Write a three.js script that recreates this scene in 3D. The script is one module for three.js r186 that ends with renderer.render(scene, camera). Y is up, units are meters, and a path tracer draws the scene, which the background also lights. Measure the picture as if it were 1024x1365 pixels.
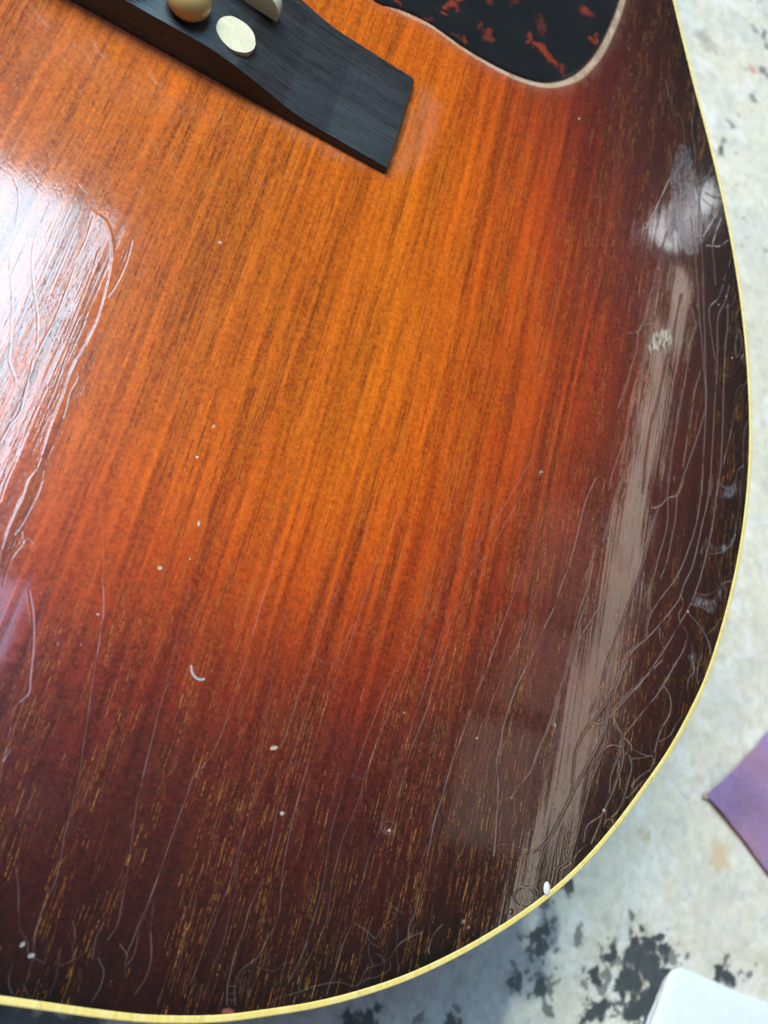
import * as THREE from 'three';
import { toCreasedNormals, mergeGeometries } from 'three/addons/utils/BufferGeometryUtils.js';
import { RoundedBoxGeometry } from 'three/addons/geometries/RoundedBoxGeometry.js';
import { RectAreaLightUniformsLib } from 'three/addons/lights/RectAreaLightUniformsLib.js';

// ---------------------------------------------------------------- camera, room light, exposure
// World: x across the guitar (bass side negative), y up, z = -v where v runs from the tail towards the neck. Metres.
const TOP = 0.100;                       // height of the soundboard's rim above the counter
const CAM_H = 0.13677, CAM_X = 0.04185;  // camera above the soundboard, and off the guitar's centre line
const FPX = 1100, CX = 512, CY = 682.5;  // lens in photograph pixels (1024 x 1365)
const AX_X = [0.87702, 0.34688, 0.33243], AX_V = [0.23448, -0.91293, 0.33403], AX_D = [-0.41935, 0.21500, 0.88200];
const scene = new THREE.Scene();
const camera = new THREE.PerspectiveCamera(2 * Math.atan(CY / FPX) * 180 / Math.PI, 0.75, 0.005, 20);
{
  const col = (k, s) => new THREE.Vector3(AX_X[k], -AX_D[k], -AX_V[k]).multiplyScalar(s);
  const m = new THREE.Matrix4().makeBasis(col(0, 1), col(1, -1), col(2, -1));
  camera.quaternion.setFromRotationMatrix(m);
  camera.position.set(CAM_X, TOP + CAM_H, 0);
}
camera.focus = 0.148; camera.userData.fStop = 21;
scene.add(camera);
scene.background = new THREE.Color(0.085, 0.08, 0.076);
const renderer = new THREE.WebGLRenderer({ antialias: true });
renderer.toneMapping = THREE.LinearToneMapping;
renderer.toneMappingExposure = 1.38;
renderer.shadowMap.enabled = true;
RectAreaLightUniformsLib.init();
const SKY_L = 12.5, SKY_COLOR = [0.40, 0.77, 1.0], FILL_L = 17, FILL_COLOR = [1.0, 0.935, 0.84];
const STRIP_L = 2.2, STRIP_COLOR = [1.0, 0.88, 0.74];
const WIN_L = 4.0, WIN_COLOR = [0.92, 0.96, 1.0];

// ---------------------------------------------------------------- helpers
let seed = 12345;
const rnd = () => { seed = (seed * 1664525 + 1013904223) >>> 0; return seed / 4294967296; };
const lerp = (a, b, t) => a + (b - a) * t, clamp = (x, a = 0, b = 1) => Math.min(b, Math.max(a, x));
const sstep = (a, b, x) => { const t = clamp((x - a) / (b - a)); return t * t * (3 - 2 * t); };
const PERM = new Float32Array(65536); for (let i = 0; i < 65536; i++) PERM[i] = rnd() * 2 - 1;
const hash = (i, j) => PERM[((i * 73856093) ^ (j * 19349663)) & 65535];
function noise(x, y) {
  const i = Math.floor(x), j = Math.floor(y); let u = x - i, v = y - j; u = u * u * (3 - 2 * u); v = v * v * (3 - 2 * v);
  const a = hash(i, j), b = hash(i + 1, j), c = hash(i, j + 1), d = hash(i + 1, j + 1);
  return a + (b - a) * u + (c - a) * v + (a - b - c + d) * u * v;
}
const fbm = (x, y, n = 4) => { let s = 0, a = 0.5; for (let k = 0; k < n; k++) { s += a * noise(x, y); x = x * 2.03 + 17.3; y = y * 2.03 + 9.1; a *= 0.5; } return s; };
const toS = (x) => { x = clamp(x); return x <= 0.0031308 ? 12.92 * x : 1.055 * Math.pow(x, 1 / 2.4) - 0.055; };
// a photograph pixel gives a direction; the height y of the surface it lies on gives the distance: returns [x, v]
function at(px, py, y) {
  const r = [px - CX, py - CY, FPX], dot = (a) => a[0] * r[0] + a[1] * r[1] + a[2] * r[2];
  const s = (TOP + CAM_H - y) / dot(AX_D);
  return [CAM_X + dot(AX_X) * s, dot(AX_V) * s];
}
function mesh(name, geo, mat, parent) {
  const m = new THREE.Mesh(geo, mat); m.name = name; m.castShadow = m.receiveShadow = true; parent.add(m); return m;
}
const tag = (o, label, category, group) => { o.userData.label = label; o.userData.category = category; if (group) o.userData.group = group; return o; };
function dataTex(w, h, fill, srgb) {       // fill(i, j) -> [r, g, b] 0..1
  const d = new Uint8Array(w * h * 4);
  for (let j = 0; j < h; j++) for (let i = 0; i < w; i++) { const c = fill(i, j), k = (j * w + i) * 4; d[k] = clamp(c[0]) * 255 + 0.5; d[k + 1] = clamp(c[1]) * 255 + 0.5; d[k + 2] = clamp(c[2]) * 255 + 0.5; d[k + 3] = 255; }
  return finish(new THREE.DataTexture(d, w, h), srgb);
}
function finish(t, srgb) {
  t.magFilter = THREE.LinearFilter; t.minFilter = THREE.LinearFilter; t.wrapS = t.wrapT = THREE.MirroredRepeatWrapping;
  if (srgb) t.colorSpace = THREE.SRGBColorSpace; t.needsUpdate = true; return t;
}
function grid(nu, nv, f) {                 // f(u, v) -> [x, y, z, s, t]; indexed sheet
  const p = [], uv = [], ix = [];
  for (let j = 0; j <= nv; j++) for (let i = 0; i <= nu; i++) { const q = f(i / nu, j / nv); p.push(q[0], q[1], q[2]); uv.push(q[3] ?? i / nu, q[4] ?? j / nv); }
  for (let j = 0; j < nv; j++) for (let i = 0; i < nu; i++) { const a = j * (nu + 1) + i, b = a + 1, c = a + nu + 1, d = c + 1; ix.push(a, b, d, a, d, c); }
  const g = new THREE.BufferGeometry(); g.setAttribute('position', new THREE.Float32BufferAttribute(p, 3)); g.setAttribute('uv', new THREE.Float32BufferAttribute(uv, 2)); g.setIndex(ix); g.computeVertexNormals(); return g;
}

// ---------------------------------------------------------------- body outline (mm, right half measured, left half mirrored)
const HALF = [[0, -35.7], [30, -35.6], [56.3, -35.2], [71.7, -35.1], [78, -34.8], [87.9, -33.5], [95.4, -31.7], [102.3, -29.8], [109.6, -27.2], [118.9, -23.0], [130.7, -15.9], [141.6, -7.6], [149.3, -0.1], [156, 8.3], [161.8, 16.9], [167.3, 25.8], [171.7, 34.8], [175.4, 44.2], [179.7, 62.8], [181.8, 82], [181.5, 101.8], [178.6, 121.7], [173.6, 141.9], [166.7, 162], [158, 182.1], [148.1, 202.2], [138.3, 223.3],
  [128, 247], [117.5, 275], [110.5, 300], [109, 320], [113, 345], [120.5, 370], [125.5, 392], [124, 412], [113, 432], [92, 446], [60, 453], [28, 455], [0, 455]];
const ring = [...HALF, ...HALF.slice(1, -1).reverse().map(([x, v]) => [-x, v])].map(([x, v]) => new THREE.Vector3(x / 1000, v / 1000, 0));
const curve = new THREE.CatmullRomCurve3(ring, true, 'centripetal');
const NO = 560, OUT = curve.getSpacedPoints(NO).slice(0, NO);
const NRM = OUT.map((p, i) => { const t = OUT[(i + 1) % NO].clone().sub(OUT[(i + NO - 1) % NO]).normalize(); return new THREE.Vector3(t.y, -t.x, 0); });
function edgeDistance(x, v) {
  let best = 1e9;
  for (let i = 0; i < NO; i++) {
    const a = OUT[i], b = OUT[(i + 1) % NO], dx = b.x - a.x, dy = b.y - a.y, t = clamp(((x - a.x) * dx + (v - a.y) * dy) / (dx * dx + dy * dy)), ex = x - a.x - t * dx, ey = v - a.y - t * dy, q = ex * ex + ey * ey;
    if (q < best) best = q;
  }
  return Math.sqrt(best);
}
const domeOf = (d) => 0.0014 * (1 - Math.exp(-d / 0.035));
const topY = (x, v) => TOP + domeOf(edgeDistance(x, v));
function onTop(px, py, lift = 0) { let y = TOP + lift, q; for (let k = 0; k < 3; k++) { q = at(px, py, y); y = topY(q[0], q[1]) + lift; } return q; }

// ---------------------------------------------------------------- the room's lights and added glow panels, out of the picture (mirrored by the lacquer)
function lampPanel(x0, x1, v0, v1, y, L, c, name, parent, glow, holder = scene) {   // faces down
  const m = new THREE.MeshStandardMaterial({ color: 0x111111, emissive: new THREE.Color(...c), emissiveIntensity: glow, roughness: 0.6 });
  mesh(name, new THREE.BoxGeometry(x1 - x0, 0.01, v1 - v0).translate((x0 + x1) / 2, y + 0.012, -(v0 + v1) / 2), m, parent);
  const l = new THREE.RectAreaLight(new THREE.Color(...c), L, x1 - x0, v1 - v0);
  l.position.set((x0 + x1) / 2, y, -(v0 + v1) / 2); l.rotation.x = -Math.PI / 2; holder.add(l);
}
const frameWhite = new THREE.MeshStandardMaterial({ color: new THREE.Color(0.62, 0.6, 0.57), roughness: 0.6 });
{
  const Y = TOP + 1.5, s = new THREE.Group(); s.name = 'skylight'; scene.add(s);
  tag(s, 'white framed ceiling skylight with two daylit panes, an added warm fill pane and an added dim violet panel, above the guitar', 'skylight');
  const bar = (x0, x1, v0, v1) => mesh('frame_bar', new THREE.BoxGeometry(x1 - x0, 0.05, v1 - v0).translate((x0 + x1) / 2, Y + 0.028, -(v0 + v1) / 2), frameWhite, s);
  lampPanel(-1.6, -0.72, 0.25, 1.0, Y, FILL_L, FILL_COLOR, 'pane', s, 3);  // added unseen pane, warm fill that balances the blue ones
  lampPanel(-0.68, -0.161, 0.25, 1.0, Y, SKY_L, SKY_COLOR, 'pane', s, 3);
  lampPanel(-0.129, -0.088, 0.25, 1.0, Y, SKY_L, SKY_COLOR, 'pane', s, 3);
  lampPanel(-0.6, 0.015, -0.12, 0.198, Y, 3.6, [0.66, 0.64, 1.0], 'pane', s, 1);  // added violet panel, glows to put haze into the lacquer
  bar(-0.719, -0.681, 0.25, 1.0); bar(-0.160, -0.130, 0.25, 1.0); bar(-0.087, -0.04, 0.2, 1.05); bar(-1.66, -1.601, 0.2, 1.05); bar(-1.601, -0.087, 0.199, 0.249); bar(-1.601, -0.087, 1.001, 1.05);
  const t = new THREE.Group(); t.name = 'ceiling_light'; scene.add(t);
  tag(t, 'long warm ceiling light strip with three added dim glow panels beside the skylight', 'ceiling light');
  t.position.set(1.405, 0, -0.7); t.rotation.y = -0.07;
  lampPanel(-0.045, 0.045, -1.05, 1.05, Y, STRIP_L, STRIP_COLOR, 'diffuser', t, 1, t);
  lampPanel(-0.34, -0.10, -0.80, -0.50, Y, .22, STRIP_COLOR, 'added_glow_panel', t, .4, t); lampPanel(-0.30, -0.10, -0.45, -0.22, Y, .2, STRIP_COLOR, 'added_glow_panel', t, .3, t); lampPanel(-0.33, -0.11, -0.17, 0.12, Y, .17, STRIP_COLOR, 'added_glow_panel', t, .2, t);  // added dim panels that put hazy reflections into the dark lacquer
  mesh('housing', new THREE.BoxGeometry(0.13, 0.05, 2.16).translate(0, Y + 0.046, 0), frameWhite, t);
  const w = new THREE.Group(); w.name = 'window'; scene.add(w);
  tag(w, 'small white framed window in the wall past the guitar neck end', 'window');
  const wm = new THREE.MeshStandardMaterial({ color: 0x111111, emissive: new THREE.Color(...WIN_COLOR), emissiveIntensity: 2, roughness: 0.4 });
  const WX = 1.53, WY = 1.60, WZ = -2.02;
  mesh('pane', new THREE.BoxGeometry(0.12, 0.40, 0.01).translate(WX, WY, WZ - 0.012), wm, w);
  for (const [dx, dy, a, b] of [[-0.085, 0, 0.05, 0.5], [0.085, 0, 0.05, 0.5], [0, 0.225, 0.12, 0.05], [0, -0.225, 0.12, 0.05]]) mesh('frame_bar', new THREE.BoxGeometry(a, b, 0.05).translate(WX + dx, WY + dy, WZ - 0.02), frameWhite, w);
  const l = new THREE.RectAreaLight(new THREE.Color(...WIN_COLOR), WIN_L, 0.12, 0.40); l.position.set(WX, WY, WZ); l.rotation.y = Math.PI; scene.add(l);
}

// ---------------------------------------------------------------- granite countertop
{
  const W = 1024, Hh = 2048, X0 = 0.0, XW = 0.36, V0 = -0.13, VW = 0.60;
  const spots = [];   // [px, py, radius in px of the photograph, kind]
  const B = (px, py, r, s = 1) => spots.push([...at(px, py, 0), r * 0.00025, r < 9 ? .72 : .95]);
  // black flecks as they lie in the photograph (counter plane)
  for (const [x, y, r] of [[708, 1250, 12], [728, 1247, 11], [723, 1268, 10], [757, 1180, 10], [722, 1205, 8], [687, 1307, 9], [712, 1312, 10], [722, 1322, 9], [715, 1300, 7], [737, 1317, 7], [730, 1340, 6], [769, 1250, 7], [790, 1300, 12], [782, 1310, 8], [812, 1265, 9], [818, 1281, 6],
    [850, 1275, 24], [868, 1290, 27], [880, 1310, 27], [885, 1270, 15], [862, 1262, 18], [875, 1330, 24], [868, 1305, 24], [835, 1300, 14], [830, 1320, 14], [842, 1315, 12], [855, 1345, 18], [835, 1350, 14], [800, 1345, 14], [790, 1360, 14], [860, 1365, 18], [897, 1280, 8], [960, 1298, 12], [972, 1300, 9], [1002, 1297, 7],
    [1012, 5, 7], [1022, 50, 13], [1018, 62, 9], [1005, 35, 6], [1003, 133, 8], [1016, 92, 8], [1022, 100, 6], [974, 165, 7], [962, 198, 9], [967, 190, 5], [993, 293, 4], [990, 325, 4], [1020, 330, 5], [950, 205, 5], [10, 1352, 30], [40, 1362, 26], [60, 1365, 22], [95, 1372, 20], [560, 1362, 8], [600, 1372, 12], [500, 1374, 10], [985, 250, 3]]) { B(x, y, r); for (let k = 0; k < 3; k++) { const a = rnd() * 6.3, q = r * (1.1 + 1.3 * rnd()); B(x + q * Math.cos(a), y + q * Math.sin(a), r * (.18 + .22 * rnd())); } }
  for (let k = 0; k < 150; k++) { const x = X0 + rnd() * XW, v = V0 + rnd() * VW; if (x > 0.20 && v > -0.09) continue; spots.push([x, v, 0.0012 + 0.004 * rnd() * rnd(), 1]); }
  const pink = at(1005, 93, 0), tan1 = at(957, 1142, 0), tan2 = at(945, 60, 0), tan3 = at(857, 1115, 0), tan4 = at(935, 45, 0);
  const G = 64, cells = new Map();
  for (const s of spots) { const ci = Math.floor(s[0] * G), cj = Math.floor(s[1] * G); for (let a = -1; a <= 1; a++) for (let b = -1; b <= 1; b++) { const k = (ci + a) * 4096 + cj + b; (cells.get(k) ?? cells.set(k, []).get(k)).push(s); } }
  const greyShadeEdge = [at(735, 1195, 0), at(700, 1365, 0)];
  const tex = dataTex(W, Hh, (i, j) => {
    const x = X0 + (i + 0.5) / W * XW, v = V0 + (j + 0.5) / Hh * VW;
    const wx = x + 0.004 * fbm(x * 160, v * 160, 3), wv = v + 0.004 * fbm(x * 160 + 50, v * 160 + 9, 3);
    const n1 = fbm(x * 45, v * 45, 5), n2 = fbm(wx * 120 + 31, wv * 120, 4), n3 = fbm(x * 420 + 7, v * 420, 3), n4 = noise(x * 1500, v * 1500);
    let r = 0.65, g = 0.59, b = 0.475;
    const q = sstep(0.06, 0.2, n2); r = lerp(r, 0.69, q); g = lerp(g, 0.64, q); b = lerp(b, 0.565, q);        // whiter quartz
    const k = sstep(0.05, 0.35, n1); r = lerp(r, 0.545, k * 0.7); g = lerp(g, 0.52, k * 0.7); b = lerp(b, 0.455, k * 0.7); // grey cloud
    const t = sstep(0.12, 0.4, fbm(wx * 60 + 90, wv * 60 + 3, 3)); r = lerp(r, 0.60, t * 0.6); g = lerp(g, 0.54, t * 0.6); b = lerp(b, 0.43, t * 0.6); // tan
    const f = 1.06 + 0.16 * n3 + 0.07 * n4 - 0.09 * sstep(0.1, 0.3, fbm(x * 260 + 61, v * 260, 3)); r *= f; g *= f; b *= f;
    // grey stone field with the guitar's shadow painted into it, broken edge
    const ex = lerp(greyShadeEdge[0][0], greyShadeEdge[1][0], clamp((greyShadeEdge[0][1] - v) / (greyShadeEdge[0][1] - greyShadeEdge[1][1]), -1, 2)) - x + 0.016 * fbm(x * 90, v * 90 + 40, 4);
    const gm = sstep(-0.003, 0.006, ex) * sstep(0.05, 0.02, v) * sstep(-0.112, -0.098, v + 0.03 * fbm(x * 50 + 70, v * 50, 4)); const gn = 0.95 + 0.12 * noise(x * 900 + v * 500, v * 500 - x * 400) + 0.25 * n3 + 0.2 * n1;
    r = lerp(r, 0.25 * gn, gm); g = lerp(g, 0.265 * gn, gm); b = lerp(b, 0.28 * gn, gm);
    const near = cells.get(Math.floor(x * G) * 4096 + Math.floor(v * G)) ?? [];
    let m = 0;
    for (const s of near) { const d = Math.hypot(wx - s[0], wv - s[1]) / s[2] + 0.9 * n3 + 0.3 * n2 + 0.25 * n4; m = Math.max(m, (.86 * sstep(1.25, 0.75, d) + .14 * sstep(2.2, 1, d)) * s[3]); }
    r = lerp(r, 0.022 + 0.02 * (n3 + 0.5), m); g = lerp(g, 0.034 + 0.02 * (n3 + 0.5), m); b = lerp(b, 0.042 + 0.02 * (n3 + 0.5), m);
    const st = (p, rad, c, a) => { const w = sstep(1, 0.3, Math.hypot(wx - p[0], wv - p[1]) / rad + 0.5 * n3) * a; r = lerp(r, c[0], w); g = lerp(g, c[1], w); b = lerp(b, c[2], w); };
    st(pink, 0.0042, [0.62, 0.24, 0.22], 0.9); st(tan1, 0.006, [0.62, 0.47, 0.27], 0.8); st(tan2, 0.007, [0.34, 0.28, 0.24], 0.5); st(tan3, 0.003, [0.5, 0.36, 0.2], 0.6); st(tan4, 0.004, [0.32, 0.26, 0.24], 0.5);
    return [toS(r), toS(g), toS(b)];
  }, true);
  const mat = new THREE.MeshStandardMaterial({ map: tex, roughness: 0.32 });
  const S = 0.8, g = new RoundedBoxGeometry(2 * S, 0.03, 2 * S, 3, 0.004);
  const p = g.attributes.position, uv = g.attributes.uv;
  g.translate(0.1, -0.015, -0.2);
  for (let i = 0; i < p.count; i++) uv.setXY(i, (p.getX(i) - X0) / XW, (-p.getZ(i) - V0) / VW);
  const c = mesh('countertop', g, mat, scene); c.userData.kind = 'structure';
}

// ---------------------------------------------------------------- guitar
const guitar = new THREE.Group(); guitar.name = 'guitar'; scene.add(guitar);
tag(guitar, 'sunburst acoustic guitar with crazed lacquer, cream binding and black bridge lying on granite', 'guitar');

// --- soundboard relief, colour and gloss, laid out in guitar millimetres
const TW = 2048, TH = 2048, TX0 = -0.012, TXW = 0.200, TV0 = -0.050, TVW = 0.300;
const N = TW * TH, cr = new Float32Array(N), cg = new Float32Array(N), cb = new Float32Array(N), hgt = new Float32Array(N), rgh = new Float32Array(N);
const DG = 160, dgrid = new Float32Array((DG + 1) * (DG + 1));
for (let j = 0; j <= DG; j++) for (let i = 0; i <= DG; i++) { const x = TX0 + i / DG * TXW, v = TV0 + j / DG * TVW; dgrid[j * (DG + 1) + i] = edgeDistance(x, v); }
function dAt(i, j) { const a = i / TW * DG, b = j / TH * DG, i0 = Math.min(DG - 1, a | 0), j0 = Math.min(DG - 1, b | 0), u = a - i0, w = b - j0, k = j0 * (DG + 1) + i0; return lerp(lerp(dgrid[k], dgrid[k + 1], u), lerp(dgrid[k + DG + 1], dgrid[k + DG + 2], u), w); }
// dye of the sunburst by distance from the rim (mm): linear colours
const BURST = [[0, .0045, .0025, .0024], [1.6, .0125, .0038, .0032], [12, .0300, .0062, .0050], [24, .050, .0092, .0068], [36, .085, .0130, .0080], [46, .150, .0185, .0072], [56, .250, .0300, .0056], [66, .350, .0460, .0040], [80, .430, .0700, .0028], [97, .440, .0820, .0028], [125, .41, .083, .004]];
function burst(d) { d *= 1000; let k = 0; while (k < BURST.length - 2 && d > BURST[k + 1][0]) k++; const a = BURST[k], b = BURST[k + 1], t = clamp((d - a[0]) / (b[0] - a[0])); return [1, 2, 3].map((c) => Math.exp(lerp(Math.log(a[c]), Math.log(b[c]), t))); }
const BT = Array.from({ length: 1400 }, (_, i) => burst(i / 10000));
for (let j = 0; j < TH; j++) for (let i = 0; i < TW; i++) {
  const k = j * TW + i, x = TX0 + (i + 0.5) / TW * TXW, v = TV0 + (j + 0.5) / TH * TVW, d = dAt(i + 0.5, j + 0.5);
  const bend = x + 0.0016 * noise(x * 30, v * 14) + 0.004 * v * v;      // the grain wanders a little
  const band = fbm(bend * 130, v * 5, 4), fine = noise(bend * 900, v * 26), vfine = noise(bend * 2600, v * 70), speck = noise(x * 4200, v * 4200), speck2 = noise(x * 1900 + 7, v * 1900);
  const rib = noise(bend * 60 + 40, v * 2.2);
  // sprayed burst: its edge runs in streaks where the grain drank it
  const de = clamp(d + 0.003 * band + 0.0035 * fine * sstep(0.02, 0.05, d) + 0.004 * fbm(x * 40, v * 40, 3), 0, 0.1395), c = BT[(de * 10000) | 0];
  const live = sstep(0.03, 0.075, d);
  let s = 1 + (0.12 * band + 0.26 * fine + 0.24 * vfine + 0.09 * rib) * lerp(0.55, 1, live) + 0.30 * speck * lerp(1.0, 0.7, live) + 0.16 * speck2;
  s = Math.max(0.3, s);
  cr[k] = c[0] * s; cg[k] = c[1] * s * (1 + 0.12 * rib * live + 0.10 * speck2); cb[k] = c[2] * s; if (live < 1) { const h = fbm(x * 90 + 5, v * 90, 3) + .5 * speck2; cr[k] *= 1 + .28 * h * (1 - live); cg[k] *= 1 - .10 * h * (1 - live); cb[k] *= 1 - .12 * h * (1 - live); }
  // small reddish patches in the dark field
  hgt[k] = 0.0000075 * fbm(x * 170, v * 90, 3) + 0.0000060 * band + 0.000016 * sstep(0.042, 0.015, d) * noise(bend * 210 + 3, v * 13) + 0.000085 * sstep(0.06, 0.03, d) * fbm(x * 75 + 11, v * 62 + 2, 2) + 0.0000025 * fine + 0.0000015 * vfine + 0.0000006 * speck2;
  rgh[k] = 0.072 + 0.03 * fbm(x * 60 + 9, v * 60, 3) + 0.02 * speck2;
}
const toI = (x) => (x - TX0) / TXW * TW, toJ = (v) => (v - TV0) / TVW * TH, MX = TXW / TW, MV = TVW / TH;
// visits the texels within rad metres of a polyline of [x, v] points: f(texel, distance, running length)
const seenAt = new Int32Array(N), seenE = new Float32Array(N), seenR = new Float32Array(N); let pass = 0;
function along(pts, rad, f) {
  let run = 0; pass++; const hit = [];
  for (let n = 0; n + 1 < pts.length; n++) {
    const [ax, av] = pts[n], [bx, bv] = pts[n + 1], dx = bx - ax, dv = bv - av, L = Math.hypot(dx, dv); if (L < 1e-8) continue;
    const i0 = Math.max(0, Math.floor(toI(Math.min(ax, bx) - rad))), i1 = Math.min(TW - 1, Math.ceil(toI(Math.max(ax, bx) + rad))), j0 = Math.max(0, Math.floor(toJ(Math.min(av, bv) - rad))), j1 = Math.min(TH - 1, Math.ceil(toJ(Math.max(av, bv) + rad)));
    for (let j = j0; j <= j1; j++) for (let i = i0; i <= i1; i++) {
      const x = TX0 + (i + 0.5) * MX, v = TV0 + (j + 0.5) * MV, t = clamp(((x - ax) * dx + (v - av) * dv) / (L * L)), e = Math.hypot(x - ax - t * dx, v - av - t * dv);
      if (e >= rad) continue; const k = j * TW + i;
      if (seenAt[k] !== pass) { seenAt[k] = pass; hit.push(k); } else if (seenE[k] <= e) continue;
      seenE[k] = e; seenR[k] = run + t * L;
    }
    run += L;
  }
  for (const k of hit) f(k, seenE[k], seenR[k], TX0 + (k % TW + 0.5) * MX, TV0 + (((k / TW) | 0) + 0.5) * MV);
}
const mixTo = (k, c, a) => { cr[k] = lerp(cr[k], c[0], a); cg[k] = lerp(cg[k], c[1], a); cb[k] = lerp(cb[k], c[2], a); };
// pores: open grain, dark in the amber, filled with pale gold dust under the dark burst
{
  const gold = [[0.42, 0.155, 0.030], [0.30, 0.085, 0.019], [0.52, 0.23, 0.055]], dark = [0.085, 0.014, 0.0025];
  for (let n = 0; n < 64000; n++) {
    const x = TX0 + rnd() * TXW, v = TV0 + rnd() * TVW, i = toI(x) | 0, j = toJ(v) | 0, d = dAt(clamp(i, 0, TW - 1), clamp(j, 0, TH - 1));
    const cl = 0.65 * fbm(x * 220, v * 22 + 3, 3) + 0.3 * noise(x * 520, v * 60); if (cl < -0.25 + 0.5 * rnd()) continue;
    const L = (0.0008 + 0.0058 * rnd() * rnd()) * lerp(1.9, 1, sstep(0.085, 0.05, d)), w = (0.00005 + 0.00004 * rnd()) * lerp(1.4, 1, sstep(0.075, 0.042, d)), sl = 0.035 * (rnd() - 0.5), pts = [[x - sl * L, v - L / 2], [x + 0.00012 * (rnd() - 0.5), v], [x + sl * L, v + L / 2]];
    const g = gold[(rnd() * 3) | 0], gl = sstep(0.082, 0.046, d), a = lerp(0.15, 0.3, 1 - gl) + 0.8 * rnd() * rnd(), broken = rnd() * 99;
    along(pts, w * 2.2 + .00004, (k, e, run) => {
      const m = Math.exp(-(e * e) / (w * w)) * a * clamp(0.62 + 0.9 * noise(run * 3500 + broken, broken));
      if (gl > 0.02) mixTo(k, g, clamp(m * gl * 0.75)); if (gl < 0.98) mixTo(k, dark, clamp(m * (1 - gl) * 0.78));
      hgt[k] -= 0.000004 * m;
      if (gl < .6 && a < .42) mixTo(k, [.62, .17, .012], clamp(m * 1.3 * (1 - gl)));
    });
  }
}
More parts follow.
